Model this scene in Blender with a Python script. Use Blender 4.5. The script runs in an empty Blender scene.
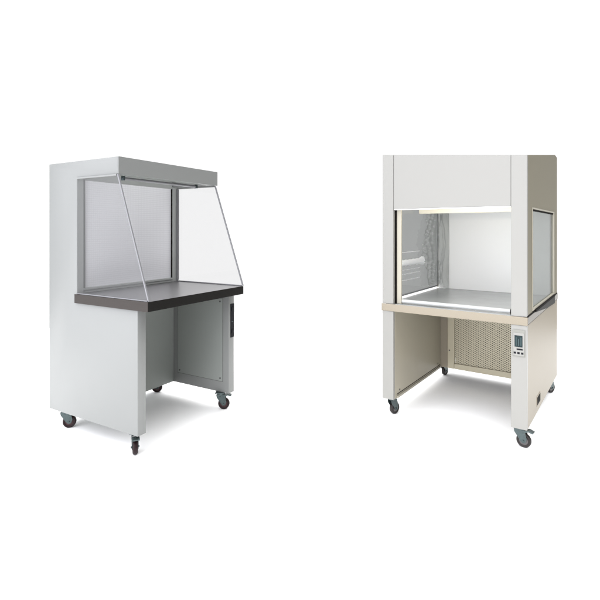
import bpy, bmesh, math, random
from mathutils import Vector, Matrix
random.seed(7)
S = bpy.context.scene
COL = S.collection

# ------------------------------------------------------------------ materials
def mat(name, col, rough=.5, metal=0., spec=.5, coat=0., noise=0., nscale=6., bump=0., bscale=80., stretch=None):
    m = bpy.data.materials.new(name); m.use_nodes = True
    nt = m.node_tree; b = nt.nodes['Principled BSDF']
    b.inputs['Base Color'].default_value = (*col, 1)
    b.inputs['Roughness'].default_value = rough
    b.inputs['Metallic'].default_value = metal
    b.inputs['Specular IOR Level'].default_value = spec
    b.inputs['Coat Weight'].default_value = coat
    b.inputs['Coat Roughness'].default_value = .15
    tc = nt.nodes.new('ShaderNodeTexCoord'); mp = nt.nodes.new('ShaderNodeMapping')
    nt.links.new(tc.outputs['Object'], mp.inputs['Vector'])
    if stretch: mp.inputs['Scale'].default_value = stretch
    if noise:
        n = nt.nodes.new('ShaderNodeTexNoise'); n.inputs['Scale'].default_value = nscale; n.inputs['Detail'].default_value = 5
        nt.links.new(mp.outputs[0], n.inputs['Vector'])
        mx = nt.nodes.new('ShaderNodeMix'); mx.data_type = 'RGBA'
        mx.inputs['A'].default_value = (*[c*(1-noise) for c in col], 1)
        mx.inputs['B'].default_value = (*[min(1, c*(1+noise)) for c in col], 1)
        nt.links.new(n.outputs['Fac'], mx.inputs['Factor']); nt.links.new(mx.outputs['Result'], b.inputs['Base Color'])
        mr = nt.nodes.new('ShaderNodeMapRange'); mr.inputs['To Min'].default_value = rough*.8; mr.inputs['To Max'].default_value = min(1, rough*1.2)
        nt.links.new(n.outputs['Fac'], mr.inputs['Value']); nt.links.new(mr.outputs[0], b.inputs['Roughness'])
    if bump:
        n2 = nt.nodes.new('ShaderNodeTexNoise'); n2.inputs['Scale'].default_value = bscale; n2.inputs['Detail'].default_value = 3
        nt.links.new(mp.outputs[0], n2.inputs['Vector'])
        bp = nt.nodes.new('ShaderNodeBump'); bp.inputs['Strength'].default_value = bump; bp.inputs['Distance'].default_value = .002
        nt.links.new(n2.outputs['Fac'], bp.inputs['Height']); nt.links.new(bp.outputs[0], b.inputs['Normal'])
    return m

def glass(name, tint, refl=.5, rough=.02, bump=0.):
    m = bpy.data.materials.new(name); m.use_nodes = True
    nt = m.node_tree; nt.nodes.clear()
    o = nt.nodes.new('ShaderNodeOutputMaterial'); mx = nt.nodes.new('ShaderNodeMixShader')
    t = nt.nodes.new('ShaderNodeBsdfTransparent'); t.inputs[0].default_value = (*[math.sqrt(c) for c in tint], 1)
    g = nt.nodes.new('ShaderNodeBsdfGlossy'); g.inputs['Color'].default_value = (refl, refl, refl, 1); g.inputs['Roughness'].default_value = rough
    f = nt.nodes.new('ShaderNodeLayerWeight'); f.inputs['Blend'].default_value = .5
    pw = nt.nodes.new('ShaderNodeMath'); pw.operation = 'POWER'; pw.inputs[1].default_value = 5
    ma = nt.nodes.new('ShaderNodeMath'); ma.operation = 'MULTIPLY_ADD'; ma.inputs[1].default_value = .9; ma.inputs[2].default_value = .045
    nt.links.new(f.outputs['Facing'], pw.inputs[0]); nt.links.new(pw.outputs[0], ma.inputs[0])
    nt.links.new(ma.outputs[0], mx.inputs[0]); nt.links.new(t.outputs[0], mx.inputs[1]); nt.links.new(g.outputs[0], mx.inputs[2])
    if bump:
        n2 = nt.nodes.new('ShaderNodeTexNoise'); n2.inputs['Scale'].default_value = 30
        bp = nt.nodes.new('ShaderNodeBump'); bp.inputs['Strength'].default_value = bump; bp.inputs['Distance'].default_value = .02
        nt.links.new(n2.outputs['Fac'], bp.inputs['Height']); nt.links.new(bp.outputs[0], g.inputs['Normal']); nt.links.new(bp.outputs[0], f.inputs['Normal'])
    nt.links.new(mx.outputs[0], o.inputs[0])
    return m

def emit(name, col, st):
    m = mat(name, col, .4); b = m.node_tree.nodes['Principled BSDF']
    b.inputs['Emission Color'].default_value = (*col, 1); b.inputs['Emission Strength'].default_value = st
    return m

M = dict(
 paint   = mat('grey_paint', (.186,.191,.186), .42, spec=.4, noise=.012, nscale=3, bump=.05, bscale=400),
 paintin = mat('grey_paint_inner', (.222,.236,.222), .45, spec=.35, noise=.02, nscale=4, bump=.05, bscale=400),
 alu     = mat('aluminium_trim', (.19,.19,.20), .4, .3, noise=.04, nscale=20),
 steel_t = mat('worktop_steel', (.22,.216,.222), .34, .7, noise=.08, nscale=8, stretch=(30,1,1)),
 brown   = mat('worktop_edge_steel', (.017,.012,.009), .5, spec=.4, noise=.08, nscale=8, stretch=(1,1,30)),
 black   = mat('worktop_front_reflection', (.004,.0035,.003), .5, spec=.15, noise=.15, nscale=8),  # steel front edge, its dark floor reflection put into the colour
 wheelr  = mat('maroon_rubber', (.010,.0025,.003), .5, spec=.25, noise=.15, nscale=40),
 wheelg  = mat('dark_grey_rubber', (.014,.011,.010), .5, spec=.3, noise=.15, nscale=40),
 hub     = mat('hub_plastic', (.045,.018,.02), .5, spec=.3),
 hubg    = mat('grey_hub', (.07,.065,.065), .4),
 zinc    = mat('zinc_plated_steel', (.065,.085,.086), .28, .7, noise=.3, nscale=45),
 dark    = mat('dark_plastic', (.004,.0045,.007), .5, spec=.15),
 gap     = mat('dark_gasket', (.006,.005,.004), .8, spec=.1),
 screw   = mat('screw_steel', (.10,.10,.10), .4, .6),
 white   = mat('white_paint', (.214,.211,.196), .38, spec=.4, noise=.012, nscale=3, bump=.05, bscale=400),
 whitein = mat('white_enamel', (.76,.755,.74), .35, noise=.01, nscale=3),
 cream   = mat('cream_paint', (.30,.28,.225), .4, noise=.04, nscale=10),
 olive   = mat('olive_reflection_tone', (.156,.140,.095), .45, .1),  # steel side, its darker upper reflection put into the colour
 beige   = mat('beige_reflection_tone', (.225,.196,.148), .45, spec=.35),  # same steel side, with the paler lower reflection put into the colour
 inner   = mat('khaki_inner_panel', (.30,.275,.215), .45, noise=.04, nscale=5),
 belt    = mat('warm_brushed_steel', (.215,.190,.150), .22, .9, bump=.06, bscale=25, stretch=(1,1,1)),
 work    = mat('pale_grey_steel', (.36,.37,.365), .25, .3, noise=.05, nscale=10),
 tube    = mat('white_tube', (.36,.365,.36), .25),
 belt_refl   = mat('dark_belt_reflection', (.03,.03,.028), .6, spec=.2),
 frame   = mat('pale_frame_paint', (.36,.37,.36), .45, spec=.3, noise=.02),
 lampc   = mat('cream_lamp_cover', (.85,.80,.66), .4),
 lamp    = emit('hidden_fill_glow', (1,.93,.78), 19.0),  # glow for the unseen tube added above the opening
 meshm   = mat('perforated_beige_steel', (.40,.365,.27), .4, .2),
 back    = mat('mesh_backing', (.055,.048,.034), .8),
 sheet   = mat('white_sweep', (.92,.92,.92), .9, spec=.1),
 glassc  = glass('clear_glass', (.84,.84,.845), .5),
 glasst  = glass('grey_tinted_glass', (.36,.37,.365), .5),
 glassw  = glass('green_grey_glass', (.60,.64,.62), .5),
 refl_film   = glass('reflection_clear_film', (.87,.88,.87), 1.0, .10, bump=.8),
 refl_roll  = mat('reflection_white_roll', (.78,.79,.80), .4, noise=.05, nscale=25, bump=.5, bscale=40),
 lcd     = mat('teal_display', (.006,.016,.018), .3, spec=.2),
 lcdl    = mat('display_marks', (.045,.08,.085), .3),
 plate   = mat('grey_control_plate', (.17,.17,.15), .4),
)

# filter screen: a white mesh of fine threads
def filter_mat():
    m = mat('filter_mesh', (.4,.4,.41), .7)
    nt = m.node_tree; b = nt.nodes['Principled BSDF']
    tc = nt.nodes.new('ShaderNodeTexCoord')
    sep = nt.nodes.new('ShaderNodeSeparateXYZ'); nt.links.new(tc.outputs['Object'], sep.inputs[0])
    def line(axis, pitch, w):
        d = nt.nodes.new('ShaderNodeMath'); d.operation = 'DIVIDE'; d.inputs[1].default_value = pitch
        nt.links.new(sep.outputs[axis], d.inputs[0])
        f = nt.nodes.new('ShaderNodeMath'); f.operation = 'FRACT'; nt.links.new(d.outputs[0], f.inputs[0])
        g = nt.nodes.new('ShaderNodeMath'); g.operation = 'LESS_THAN'; g.inputs[1].default_value = w
        nt.links.new(f.outputs[0], g.inputs[0]); return g
    a = line('X', .0135, .22); c = line('Z', .0135, .30)
    mx = nt.nodes.new('ShaderNodeMath'); mx.operation = 'MAXIMUM'
    nt.links.new(a.outputs[0], mx.inputs[0]); nt.links.new(c.outputs[0], mx.inputs[1])
    mm = nt.nodes.new('ShaderNodeMix'); mm.data_type = 'RGBA'
    mm.inputs['A'].default_value = (.80,.80,.825,1); mm.inputs['B'].default_value = (.73,.73,.755,1)
    nt.links.new(mx.outputs[0], mm.inputs['Factor']); nt.links.new(mm.outputs['Result'], b.inputs['Base Color'])
    return m
M['filter'] = filter_mat()

# ------------------------------------------------------------------ helpers
def obj(name, bm, m, parent=None):
    me = bpy.data.meshes.new(name); bmesh.ops.recalc_face_normals(bm, faces=bm.faces)
    bm.to_mesh(me); bm.free()
    o = bpy.data.objects.new(name, me); COL.objects.link(o)
    me.materials.append(M[m] if isinstance(m, str) else m)
    if parent: o.parent = parent
    return o

def box(bm, x0, x1, y0, y1, z0, z1, bev=0.):
    t = bmesh.new(); bmesh.ops.create_cube(t, size=1)
    for v in t.verts:
        v.co = ((x0+x1)/2+v.co.x*(x1-x0), (y0+y1)/2+v.co.y*(y1-y0), (z0+z1)/2+v.co.z*(z1-z0))
    if bev: bmesh.ops.bevel(t, geom=t.edges[:], offset=bev, segments=2, affect='EDGES', profile=.5)
    join(bm, t); return bm

def join(bm, t):
    me = bpy.data.meshes.new('tmp'); t.to_mesh(me); t.free(); bm.from_mesh(me); bpy.data.meshes.remove(me)

def B(*a, bev=0.):
    return box(bmesh.new(), *a, bev=bev)

def prism(bm, pts, x0, x1, bev=0., topf=None):
    """extrude a (y,z) outline along x"""
    t = bmesh.new()
    a = [t.verts.new((x0, p[0], p[1])) for p in pts]; b = [t.verts.new((x1, p[0], p[1])) for p in pts]
    t.faces.new(a); t.faces.new(b[::-1]); n = len(pts)
    for i in range(n): t.faces.new((a[i], a[(i+1) % n], b[(i+1) % n], b[i]))
    bmesh.ops.recalc_face_normals(t, faces=t.faces)
    if bev: bmesh.ops.bevel(t, geom=t.edges[:], offset=bev, segments=2, affect='EDGES', profile=.5)
    join(bm, t); return bm

def cyl(bm, p0, p1, r, seg=24, r2=None):
    p0, p1 = Vector(p0), Vector(p1); d = p1-p0
    t = bmesh.new(); bmesh.ops.create_cone(t, cap_ends=True, segments=seg, radius1=r, radius2=r if r2 is None else r2, depth=d.length)
    t.transform(Matrix.Translation((p0+p1)/2) @ d.to_track_quat('Z', 'Y').to_matrix().to_4x4())
    join(bm, t); return bm

def smooth(o):
    for p in o.data.polygons: p.use_smooth = True
    mod = None
    try: o.data.set_sharp_from_angle(angle=math.radians(35))
    except Exception: pass
    return o

def root(name, label, cat, loc, rz, group=None):
    o = bpy.data.objects.new(name, None); COL.objects.link(o)
    o.location = loc; o.rotation_euler = (0, 0, rz); o['label'] = label; o['category'] = cat
    o.empty_display_size = .1
    return o

# ------------------------------------------------------------------ caster
def caster(parent, x, y, top, ang, wm, hm, brake=True, R=.040, wid=.027):
    """swivel caster: caster (plate + fork) > wheel, hub, brake_pedal ; trail towards local +X"""
    f = bmesh.new()
    tr = .024
    box(f, -.034, .034, -.030, .030, top-.004, top-.0005, bev=.001)      # mounting plate
    cyl(f, (0,0,top-.013), (0,0,top-.004), .024)
    for s in (-1, 1):                                                  # fork cheeks
        pts = [(-.027, top-.014), (.030, top-.014), (tr+.020, R+.016), (tr+.013, R-.006), (tr+.006, R-.012), (tr-.006, R-.012), (tr-.014, R-.004), (-.024, top-.034)]
        t = bmesh.new(); prism(t, pts, s*(wid/2+.003)-.0012, s*(wid/2+.003)+.0012)
        t.transform(Matrix.Rotation(-math.pi/2, 4, 'Z'))                # (x across, y along) -> y across
        join(f, t)
    box(f, -.024, .026, -wid/2-.0018, wid/2+.0018, top-.017, top-.0125, bev=.001)
    cyl(f, (tr, -wid/2-.009, R), (tr, wid/2+.009, R), .006, 12)
    c = obj('caster', f, 'zinc', parent); smooth(c)
    c.location = (x, y, 0); c.rotation_euler = (0, 0, ang)
    w = bmesh.new()                                                    # rounded tyre by lathe
    prof = [(R*.62, -wid/2+.002), (R*.86, -wid/2), (R*.96, -wid/2+.003), (R, -wid/2+.008), (R, wid/2-.008), (R*.96, wid/2-.003), (R*.86, wid/2), (R*.62, wid/2-.002)]
    N = 40; rings = []
    for i in range(N):
        a = 2*math.pi*i/N
        rings.append([w.verts.new((tr+r*math.cos(a), h, R+r*math.sin(a))) for r, h in prof])
    for i in range(N):
        for j in range(len(prof)):
            k = (j+1) % len(prof)
            w.faces.new((rings[i][j], rings[(i+1) % N][j], rings[(i+1) % N][k], rings[i][k]))
    smooth(obj('wheel', w, wm, c))
    h = bmesh.new(); cyl(h, (tr, -wid/2+.004, R), (tr, wid/2-.004, R), R*.63, 32)
    cyl(h, (tr, -wid/2-.001, R), (tr, wid/2+.001, R), R*.30, 24)
    smooth(obj('hub', h, hm, c))
    if brake:
        p = bmesh.new()
        t = bmesh.new(); prism(t, [(.020, top-.020), (.052, top-.012), (.078, top-.020), (.077, top-.026), (.052, top-.020), (.024, top-.034)], -.021, .021, bev=.001)
        t.transform(Matrix.Rotation(-math.pi/2, 4, 'Z')); join(p, t)
        obj('brake_pedal', p, 'zinc', c)
    return c

def screws(parent, pts, axis, r=.006, d=.003):
    for p in pts:
        q = list(p); q[axis[0]] += axis[1]*d
        smooth(obj('screw', cyl(bmesh.new(), p, q, r, 16), 'screw', parent))

# ================================================================== LEFT BENCH
W, D, lb, lt, hb, h, D1, D2 = .838, .816, .1187, 1.665, 1.567, .156, .535, .523
tt, tb, tf = .862, .809, -.0926
WH = .848
L = root('horizontal_flow_clean_bench', 'light grey clean bench with slanted triangular side glass, dark worktop and maroon wheels', 'clean bench', (-.8874, 2.5579, 0), 1.0399)
side = [(0,lb), (D,lb), (D,lt), (h+.012,lt), (h+.012,hb), (D1,hb), (D1,tb), (0,tb)]
s = .057
for x0, x1 in ((0, s), (W-s, W)):
    o = obj('side_panel', prism(bmesh.new(), side, x0, x1, bev=.0012), 'paint', L)
    smooth(o)
# rear cabinet below and behind the filter
obj('rear_cabinet', B(s+.0005, W-s-.0005, D2, D-.001, lb+.001, tb-.004, bev=.001), 'paintin', L)
obj('back_panel', B(s+.0005, W-s-.0005, D-.02, D-.001, tb, lt-.002), 'paint', L)
obj('roof_panel', B(s+.0005, W-s-.0005, h+.013, D-.021, lt-.020, lt-.001), 'paint', L)
obj('hood_fascia', B(-.0005, WH, h, h+.0115, hb, lt+.0005, bev=.0015), 'paint', L)
# hood underside with a shallow recess for the lamp
u = bmesh.new()
box(u, s+.001, W-s-.001, h+.0125, h+.035, hb, hb+.010)
box(u, s+.001, W-s-.001, h+.0355, h+.040, hb, hb+.055)
box(u, s+.001, W-s-.001, h+.0405, D1+.01, hb+.045, hb+.055)
obj('hood_underside', u, 'paintin', L)
# filter wall
fr = bmesh.new()
box(fr, s-.056+.0005, .043, D1-.002, D1+.018, tt+.001, hb+.002)
box(fr, W-.060, W-.0005, D1-.002, D1+.018, tt+.001, hb+.002)
box(fr, .0435, W-.0605, D1, D1+.018, tt+.001, tt+.030)
box(fr, .0435, W-.0605, D1, D1+.018, hb-.012, hb+.044)
flt = obj('filter_frame', fr, 'frame', L)
obj('frame_lip', B(.0435, W-.0605, D1-.006, D1-.0005, tt+.018, tt+.030, bev=.001), 'frame', L)
obj('filter_screen', B(.0435, W-.0605, D1+.012, D1+.020, tt+.0305, hb-.0125), 'filter', L)
ln = bmesh.new(); box(ln, W-.0625, W-.0608, D1-.001, D1+.011, tt+.031, hb-.013)
obj('frame_gasket', ln, 'gap', L)
# worktop
WR = .826
obj('worktop', B(-.008, WR-.004, tf+.004, D1-.003, tt-.008, tt, bev=.0015), 'steel_t', L)
obj('worktop_side_edge', B(-.0122, -.0085, tf, D1+.006, tb, tt+.001, bev=.001), 'brown', L)
obj('worktop_side_edge', B(WR-.0035, WR, tf, D1-.003, tb, tt+.001, bev=.001), 'brown', L)
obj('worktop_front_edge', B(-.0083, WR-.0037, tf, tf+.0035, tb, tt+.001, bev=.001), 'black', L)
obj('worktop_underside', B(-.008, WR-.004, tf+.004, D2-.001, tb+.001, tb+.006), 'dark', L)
# glass sides with aluminium edge trim
def slant(x0, x1):
    g0, g1 = (-.083, tt+.004), (h+.010, hb-.002)
    g = obj('side_glass', prism(bmesh.new(), [(D1-.004, tt+.004), g0, g1, (D1-.004, hb-.002)], x0, x1), 'glassc', L)
    t = bmesh.new()
    prism(t, [(-.0915, tt+.003), (-.0825, tt+.003), (h+.010, hb-.003), (h+.001, hb-.003)], x0-.002, x1+.002, bev=.001)
    obj('glass_edge_trim', t, 'alu', g)
    t = bmesh.new(); box(t, x0-.004, x1+.004, -.080, D1-.004, tt+.0015, tt+.007, bev=.001)
    obj('bottom_channel', t, 'alu', g)
    t = bmesh.new(); box(t, x0-.004, x1+.004, h+.014, D1-.004, hb-.011, hb-.0008, bev=.001)
    obj('top_channel', t, 'paint', g)
    return g
slant(-.002, .003)
gr = slant(W-.013, W-.008)
obj('rear_channel', B(W-.022, W-.004, D1-.012, D1-.0045, tt+.010, hb-.012, bev=.001), 'alu', gr)
# lamp under the hood
lam = obj('lamp_batten', B(.075, .70, .205, .235, hb-.002, hb+.030, bev=.003), 'paintin', L)
t = bmesh.new(); cyl(t, (.09,.22,hb-.016), (.685,.22,hb-.016), .0085)
smooth(obj('lamp_tube', t, 'alu', lam))
for xx in (.082, .693):
    obj('lamp_socket', B(xx-.006, xx+.006, .208, .232, hb-.028, hb-.0025, bev=.002), 'zinc', lam)
# access plate inside the right leg
xi = W-s
pl = obj('access_plate', B(xi-.0025, xi-.0002, .055, .480, .195, .770, bev=.0006), 'paintin', L)
screws(pl, [(xi-.0026, .075, .215), (xi-.0026, .46, .215), (xi-.0026, .075, .750), (xi-.0026, .46, .750)], (0, -1), .006)
pg = bmesh.new()
for a in ((.052,.0545,.192,.773), (.4805,.483,.192,.773)): box(pg, xi-.0012, xi-.0001, *a)
box(pg, xi-.0012, xi-.0001, .0546, .4804, .192, .1945)
obj('plate_seam', pg, 'screw', pl)
# switch panel on right leg
sp = obj('switch_panel', B(W-.040, W-.002, -.004, -.0003, .503, .736, bev=.001), 'dark', L)
for z in (.545, .70):
    obj('rocker_switch', B(W-.032, W-.011, -.008, -.0042, z-.014, z+.014, bev=.002), 'dark', sp)
mk = bmesh.new()
box(mk, W-.030, W-.013, -.0046, -.0042, .610, .613)
obj('panel_marks', mk, 'lcdl', sp)
for x, y, a, br in ((.044,.075,math.radians(-126),True), (W-.055,.075,math.radians(-60),True), (.044,.716,math.radians(-45),False), (W-.055,.735,math.radians(-50),False)):
    caster(L, x, y, lb, a, 'wheelr', 'hub', br)

# ================================================================== RIGHT BENCH
W, D, lb, tt, tb, pb = .890, 1.245, .1177, .7565, .7088, 1.388
R = root('vertical_flow_clean_bench', 'tall white and beige clean bench with perforated lower back panel and small display', 'clean bench', (.5561, 3.155, 0), -.6215)
def top(x, y): return 1.755-.0932*x+.130*y
def block(bm, x0, x1, y0, y1, z0, off=0., bev=0.):
    """box whose top follows the gently sloping roof line"""
    t = bmesh.new(); bmesh.ops.create_cube(t, size=1)
    for v in t.verts:
        x = (x0+x1)/2+v.co.x*(x1-x0); y = (y0+y1)/2+v.co.y*(y1-y0)
        v.co = (x, y, (top(x, y)-off) if v.co.z > 0 else z0)
    if bev: bmesh.ops.bevel(t, geom=t.edges[:], offset=bev, segments=2, affect='EDGES')
    join(bm, t); return bm
s = .0786
PY = .024
for x0, x1 in ((0, s), (W-s-.006, W)):
    p = obj('front_post', block(bmesh.new(), x0, x1, 0, PY, tt+.001, bev=.0015), 'white', R)
    obj('leg', B(x0, x1, 0, PY, lb, tb-.001, bev=.0015), 'white', R)
obj('front_panel', block(bmesh.new(), s+.0015, W-s-.0075, .002, PY, pb, bev=.0015), 'white', R)
obj('panel_lip', B(s+.003, W-s-.009, .0025, PY+.008, pb-.007, pb-.0008, bev=.001), 'whitein', R)
# seam backing
for x in (s, W-s-.0075): obj('seam_strip', block(bmesh.new(), x-.004, x+.006, PY+.0005, PY+.005, pb+.001, .004), 'gap', R)
# right side, upper part round the window
wy0, wy1, wz1 = .165, 1.078, 1.385
def sideup(x0, x1, m):
    t = bmesh.new()
    block(t, x0, x1, PY+.001, wy0, tt+.006)
    block(t, x0, x1, wy0, wy1-.02, wz1)
    pts = [(wy1-.02, wz1), (wy1, wz1), (wy1, tt+.006), (D, tt+.006), (D, top(x1,D)-.022), (D-.11, top(x1,D-.11)), (wy1-.02, top(x1,wy1-.02))]
    prism(t, pts, x0, x1)
    return obj('upper_side_panel', t, m, R)
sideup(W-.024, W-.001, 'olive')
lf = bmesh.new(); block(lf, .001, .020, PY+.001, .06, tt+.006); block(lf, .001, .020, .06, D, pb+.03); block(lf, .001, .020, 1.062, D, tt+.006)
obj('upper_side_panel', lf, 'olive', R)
rp = bmesh.new()
for x0, x1 in ((.021, W-.025),):
    block(rp, x0, x1, PY+.006, D-.02, 1.60, .006)
obj('roof_panel', rp, 'white', R)
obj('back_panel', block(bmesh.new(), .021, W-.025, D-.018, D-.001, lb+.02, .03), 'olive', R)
# window
wf = bmesh.new()
a = .010
box(wf, W-.020, W+.002, wy0-.001, wy0+a, tt+.012, wz1-.001, bev=.001)
box(wf, W-.020, W+.002, wy1-2.2*a, wy1-.001, tt+.012, wz1-.001, bev=.001)
box(wf, W-.020, W+.002, wy0+a+.0005, wy1-2.2*a-.0005, wz1-a, wz1-.001, bev=.001)
box(wf, W-.020, W+.002, wy0+a+.0005, wy1-2.2*a-.0005, tt+.012, tt+.012+a*1.2, bev=.001)
fw = obj('window_frame', wf, 'cream', R)
obj('window_glass', B(W-.012, W-.007, wy0+a+.001, wy1-2.2*a-.001, tt+.025, wz1-a-.001), 'glassw', fw)
obj('gasket', B(W-.006, W-.0045, wy0+a+.001, wy1-2.2*a-.001, wz1-a-.012, wz1-a-.0015), 'gap', fw)
# belt of stainless steel round the worktop
bl = bmesh.new()
box(bl, -.004, W+.004, -.005, -.0005, tb, tt, bev=.0012)
obj('front_belt', bl, 'belt', R)
bl = bmesh.new(); box(bl, W+.0005, W+.004, 0, D, tb+.006, tt-.002, bev=.001)
obj('side_belt', bl, 'belt', R)
gk = bmesh.new(); box(gk, W-.02, W+.0015, .001, D, tt-.0015, tt+.0055); box(gk, W-.02, W+.0012, PY+.001, D, tb+.0005, tb+.0055)
box(gk, W+.002, W+.010, .24, wy1-.01, tt+.0005, tt+.0115)
obj('side_gasket', gk, 'gap', R)
obj('belt_reflection', prism(bmesh.new(), [(.22, tt-.003), (1.07, tt-.003), (1.07, .702), (.70, .716)], W+.0042, W+.006), 'belt_refl', R)  # thin wedge standing in for a dark reflection in the polished belt
# lower sides
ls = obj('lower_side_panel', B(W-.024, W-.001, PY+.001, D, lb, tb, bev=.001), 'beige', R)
hole = bmesh.new(); box(hole, W-.002, W+.003, .325, .435, .162, .210, bev=.0015)
(obj('cable_outlet', hole, 'gap', ls))
sc = bmesh.new(); t = bmesh.new()
box(sc, W-.002, W+.0015, .317, .443, .155, .217, bev=.001); obj('outlet_ring', sc, 'beige', ls)
rl = bmesh.new(); box(rl, W-s-.006, W-.0245, PY+.001, .925, lb+.001, tb, bev=.001)
obj('inner_leg_panel', rl, 'inner', R)
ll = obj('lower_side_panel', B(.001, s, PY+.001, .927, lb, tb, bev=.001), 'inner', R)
sm_ = bmesh.new(); box(sm_, s-.001, s+.0008, PY+.03, .915, lb+.022, lb+.027)
obj('panel_seam', sm_, 'gap', ll)
screws(ll, [(s+.0005, .10, lb+.045), (s+.0005, .86, lb+.045)], (0, 1), .006)
t = bmesh.new(); box(t, s+.001, s+.010, PY+.03, .915, lb, lb+.014, bev=.001); obj('bottom_rail', t, 'cream', ll)
obj('lower_rear_side', B(.001, .020, .93, D, lb, tb, bev=.001), 'inner', R)
# rear frame with the perforated panel
yb = .930
obj('rear_post', B(s-.005, .138, yb, yb+.03, lb+.004, tb-.002, bev=.002), 'beige', R)
pf = obj('panel_frame', box(box(box(bmesh.new(), .1385, .192, yb-.012, yb+.02, lb+.006, tb-.002, bev=.003), .1925, W-.086, yb-.012, yb+.02, lb+.006, lb+.050, bev=.004), .1925, W-.086, yb-.010, yb+.02, tb-.03, tb-.003), 'meshm', R)
screws(pf, [(.155, yb-.0115, .27), (.155, yb-.0115, .55)], (1, -1), .006)
P = bmesh.new(); pitch = .0128; r = pitch*.36
x0, x1, z0, z1 = .1925, W-.087, lb+.051, tb-.031
nx = int((x1-x0)/pitch); nz = int((z1-z0)/(pitch*1.25)); px = (x1-x0)/nx; pz = (z1-z0)/nz
for half in (0, 1):
    pass
for i in range(nx):
    for j in range(nz*2):
        # half-height rows, holes staggered into a diamond pattern
        hz = pz/2
        cx, cz = x0+(i+.5)*px, z0+(j+.5)*hz
        if (i+j) % 2: 
            vs = [P.verts.new((cx+a*px/2, 0, cz+b*hz/2)) for a, b in ((-1,-1),(1,-1),(1,1),(-1,1))]
            P.faces.new(vs); continue
        o4 = [P.verts.new((cx+a*px/2, 0, cz+b*hz/2)) for a, b in ((-1,-1),(1,-1),(1,1),(-1,1))]
        k = .92
        i4 = [P.verts.new((cx+a*px/2*k, 0, cz+b*hz/2*k)) for a, b in ((0,-1),(1,0),(0,1),(-1,0))]
        for q in range(4):
            P.faces.new((o4[q], o4[(q+1) % 4], i4[q]))
            P.faces.new((o4[(q+1) % 4], i4[(q+1) % 4], i4[q]))
bmesh.ops.remove_doubles(P, verts=P.verts, dist=.00002)
ex = bmesh.ops.extrude_face_region(P, geom=P.faces[:])
bmesh.ops.translate(P, verts=[v for v in ex['geom'] if isinstance(v, bmesh.types.BMVert)], vec=(0, .0015, 0))
bmesh.ops.translate(P, verts=P.verts[:], vec=(0, yb, 0))
obj('perforated_panel', P, 'meshm', R)
obj('mesh_backing', B(.1925, W-.087, yb+.021, yb+.024, lb+.02, tb-.004), 'back', R)
# workspace
wt = obj('worktop', B(.0205, W-.0245, .012, 1.045, tb+.020, tt-.001, bev=.001), 'work', R)
obj('rear_wall', B(.0205, W-.0245, 1.046, 1.060, tt, 1.45), 'whitein', R)
obj('ceiling_panel', B(.0205, W-.0245, PY+.01, 1.045, pb+.035, pb+.045), 'whitein', R)
rail = bmesh.new(); cyl(rail, (s-.015, .050, tt+.018), (W-s-.010, .050, tt+.018), .0125, 28)
ra = obj('front_rail', rail, 'tube', R); smooth(ra)
for x in (s-.005, W-s-.014):
    t = bmesh.new(); cyl(t, (x, .050, tt+.0005), (x, .050, tt+.010), .006, 12); cyl(t, (x-.004, .050, tt+.018), (x+.004, .050, tt+.018), .0145, 24)
    obj('rail_bracket', t, 'gap', ra)
gl = obj('left_glass', B(.004, .009, .062, 1.044, tt+.012, pb+.03), 'glasst', R)
lfm = bmesh.new()
box(lfm, .0885, .121, PY+.009, PY+.022, tt+.001, pb+.030, bev=.002)
obj('glass_front_frame', lfm, 'cream', gl)
obj('glass_gasket', B(s-.006, .0884, PY+.004, PY+.012, tt+.001, pb+.03), 'gap', gl)
obj('glass_bottom_rail', B(.0095, .020, .0905, 1.044, tt+.016, tt+.024, bev=.002), 'alu', gl)
obj('corner_bead', B(.010, .020, 1.034, 1.0455, tt+.028, pb+.02, bev=.002), 'alu', gl)
# cream lamp bar, plus an unseen glowing tube added to light the workspace
lp = obj('lamp_housing', B(.03, W-.03, .575, .610, pb-.014, pb+.034, bev=.004), 'lampc', R)
t = bmesh.new(); cyl(t, (s+.02, .075, pb+.024), (W-.10, .075, pb+.024), .009, 24)
smooth(obj('lamp_tube', t, 'lamp', lp))  # added tube, out of view behind the front panel
# film and roll shapes that stand in for reflections in the left glass
def film(x_of, n1, n2, name):
    bm = bmesh.new(); g = []
    for i in range(n1+1):
        row = []
        for j in range(n2+1):
            row.append(bm.verts.new(x_of(i/n1, j/n2)))
        g.append(row)
    for i in range(n1):
        for j in range(n2): bm.faces.new((g[i][j], g[i+1][j], g[i+1][j+1], g[i][j+1]))
    o = obj(name, bm, 'refl_film', R); smooth(o)
    md = o.modifiers.new('thick', 'SOLIDIFY'); md.thickness = .0012
    return o
def f1(a, b):
    z = tt+.04+b*(pb-tt-.04)
    y0 = .70+.05*math.sin(b*7+1)+.014*math.sin(b*41)+.008*math.sin(b*97)
    y = y0+(1.02-y0)*a
    x = .030+.008*math.sin(a*20+2.2*math.sin(b*11))+.003*math.sin(b*60+a*14)+.002*math.sin(b*110+a*30)
    return (x, y, z)
film(f1, 46, 120, 'reflection_film')
def f2(a, b):
    z = tt+.004+b*(pb-tt+.02)
    x = .03+a*.085
    return (x, 1.036+.004*math.sin(a*9+1.5*math.sin(b*8))+.002*math.sin(b*33+a*5), z)
film(f2, 24, 90, 'reflection_film')
sl = bmesh.new(); N = 28; K = 40; g = []
for i in range(K+1):
    a = i/K; y = .095+a*.56
    rr = .023*(1+.05*math.sin(a*50)) + (.012*max(0, (a-.88)/.12))
    zc = 1.010
    g.append([sl.verts.new((.030+.5*rr*math.cos(2*math.pi*q/N)*(1+.06*math.sin(q*2+a*20)), y+(.02*math.sin(q*3)*max(0,(a-.85)/.15)), zc+rr*math.sin(2*math.pi*q/N))) for q in range(N)])
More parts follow.
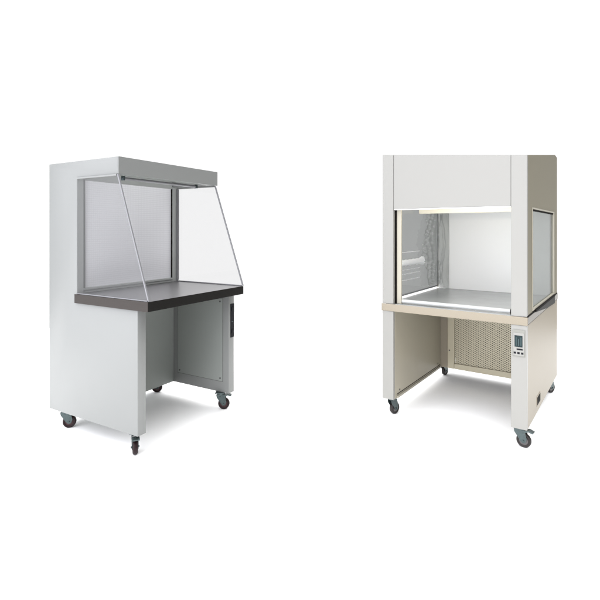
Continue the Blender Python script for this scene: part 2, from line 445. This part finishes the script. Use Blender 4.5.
for i in range(K):
    for q in range(N): sl.faces.new((g[i][q], g[i+1][q], g[i+1][(q+1) % N], g[i][(q+1) % N]))
sl.faces.new(g[0][::-1]); sl.faces.new(g[K])
smooth(obj('reflection_roll', sl, 'refl_roll', R))
t = bmesh.new()
for z in (1.085, .955, .925, .880): box(t, .0095, .013, .092, .64, z-.0022, z+.0022)
obj('reflection_bars', t, 'refl_roll', gl)  # thin bars standing in for reflected lines in the glass
# hanging cord
cu = bmesh.new(); pts = []
for i in range(15):
    a = i/14; pts.append(Vector((.775+.045*a**1.4, .45, pb+.01-a*.62)))
for p, q in zip(pts, pts[1:]): cyl(cu, p, q, .0045, 10)
smooth(obj('hanging_cord', cu, 'cream', R))
# control unit on the right leg
cx0, cx1 = W-s+.003, W-.011
cp = obj('control_unit', B(cx0, cx1, -.004, -.0003, .530, .682, bev=.001), 'plate', R)
obj('control_face', B(cx0+.004, cx1-.004, -.0065, -.0042, .535, .665, bev=.001), 'white', cp)
ds = obj('display', B(cx0+.011, cx1-.012, -.0080, -.0067, .585, .650, bev=.0006), 'lcd', cp)
mk = bmesh.new()
w_ = cx1-cx0-.023
for k in range(3): box(mk, cx0+.011+w_*(.18+.30*k), cx0+.011+w_*(.24+.30*k), -.0084, -.0081, .592, .640-.010*(k % 2))
obj('display_marks', mk, 'lcdl', cp)
obj('indicator', B(cx0+.022, cx1-.011, -.0080, -.0067, .568, .576), 'dark', cp)
for k in range(3):
    bx = cx0+.006+k*.0195
    obj('button', B(bx, bx+.0125, -.0085, -.0067, .545, .556, bev=.001), 'dark', cp)
for x, y, a, br, hm in ((.045,.056,math.radians(75),False,'hubg'), (W-.050,.056,math.radians(-6),True,'hubg'), (.045,1.10,math.radians(80),False,'hubg'), (W-.045,1.14,math.radians(65),False,'hubg')):
    caster(R, x, y, lb, a, 'wheelg', hm, br)

# ================================================================== SETTING
fl = bmesh.new(); bmesh.ops.create_circle(fl, cap_ends=True, radius=4.6, segments=96)
for v in fl.verts: v.co.y += 2.6
f = obj('floor', fl, 'sheet'); f['kind'] = 'structure'

w = bpy.data.worlds.new('World'); S.world = w; w.use_nodes = True
nt = w.node_tree; bg = nt.nodes['Background']
tc = nt.nodes.new('ShaderNodeTexCoord')
def dot(v, lo, hi, a, b):
    d = nt.nodes.new('ShaderNodeVectorMath'); d.operation = 'DOT_PRODUCT'; d.inputs[1].default_value = Vector(v).normalized()
    nt.links.new(tc.outputs['Generated'], d.inputs[0])
    m = nt.nodes.new('ShaderNodeMapRange'); m.interpolation_type = 'SMOOTHSTEP'
    m.inputs['From Min'].default_value = lo; m.inputs['From Max'].default_value = hi
    m.inputs['To Min'].default_value = a; m.inputs['To Max'].default_value = b
    nt.links.new(d.outputs['Value'], m.inputs['Value']); return m.outputs[0]
def add(a, b):
    m = nt.nodes.new('ShaderNodeMath'); m.operation = 'ADD'; nt.links.new(a, m.inputs[0]); nt.links.new(b, m.inputs[1]); return m.outputs[0]
back = dot((0, 1, 0), .50, .73, .09, 1.13)        # white sweep behind, dim room in front
over = dot((0, 0, 1), .50, .95, 0, 5.4)           # bright upper world added to whiten the floor
key  = dot((-.66, -.74, .20), .45, .95, 0, 4.3)   # big softbox at the left behind the camera, a little cooler
bg.inputs['Color'].default_value = (1, 1, 1, 1)
nt.links.new(add(back, over), bg.inputs['Strength'])
bk = nt.nodes.new('ShaderNodeBackground'); bk.inputs['Color'].default_value = (.975, .985, 1.05, 1)
nt.links.new(key, bk.inputs['Strength'])
ad = nt.nodes.new('ShaderNodeAddShader'); nt.links.new(bg.outputs[0], ad.inputs[0]); nt.links.new(bk.outputs[0], ad.inputs[1])
nt.links.new(ad.outputs[0], nt.nodes['World Output'].inputs['Surface'])

cam = bpy.data.cameras.new('camera'); co = bpy.data.objects.new('camera', cam); COL.objects.link(co)
co.location = (0, 0, 1.25); co.rotation_euler = (math.pi/2, 0, 0)
cam.sensor_width = 36; cam.lens = 468.11/600*36; cam.shift_y = -(300-229.855)/600
cam.clip_start = .05; cam.clip_end = 200
S.camera = co
S.view_settings.view_transform = 'Standard'; S.view_settings.look = 'None'
S.view_settings.exposure = 0; S.view_settings.gamma = 1
S.render.resolution_x = 1024; S.render.resolution_y = 1024
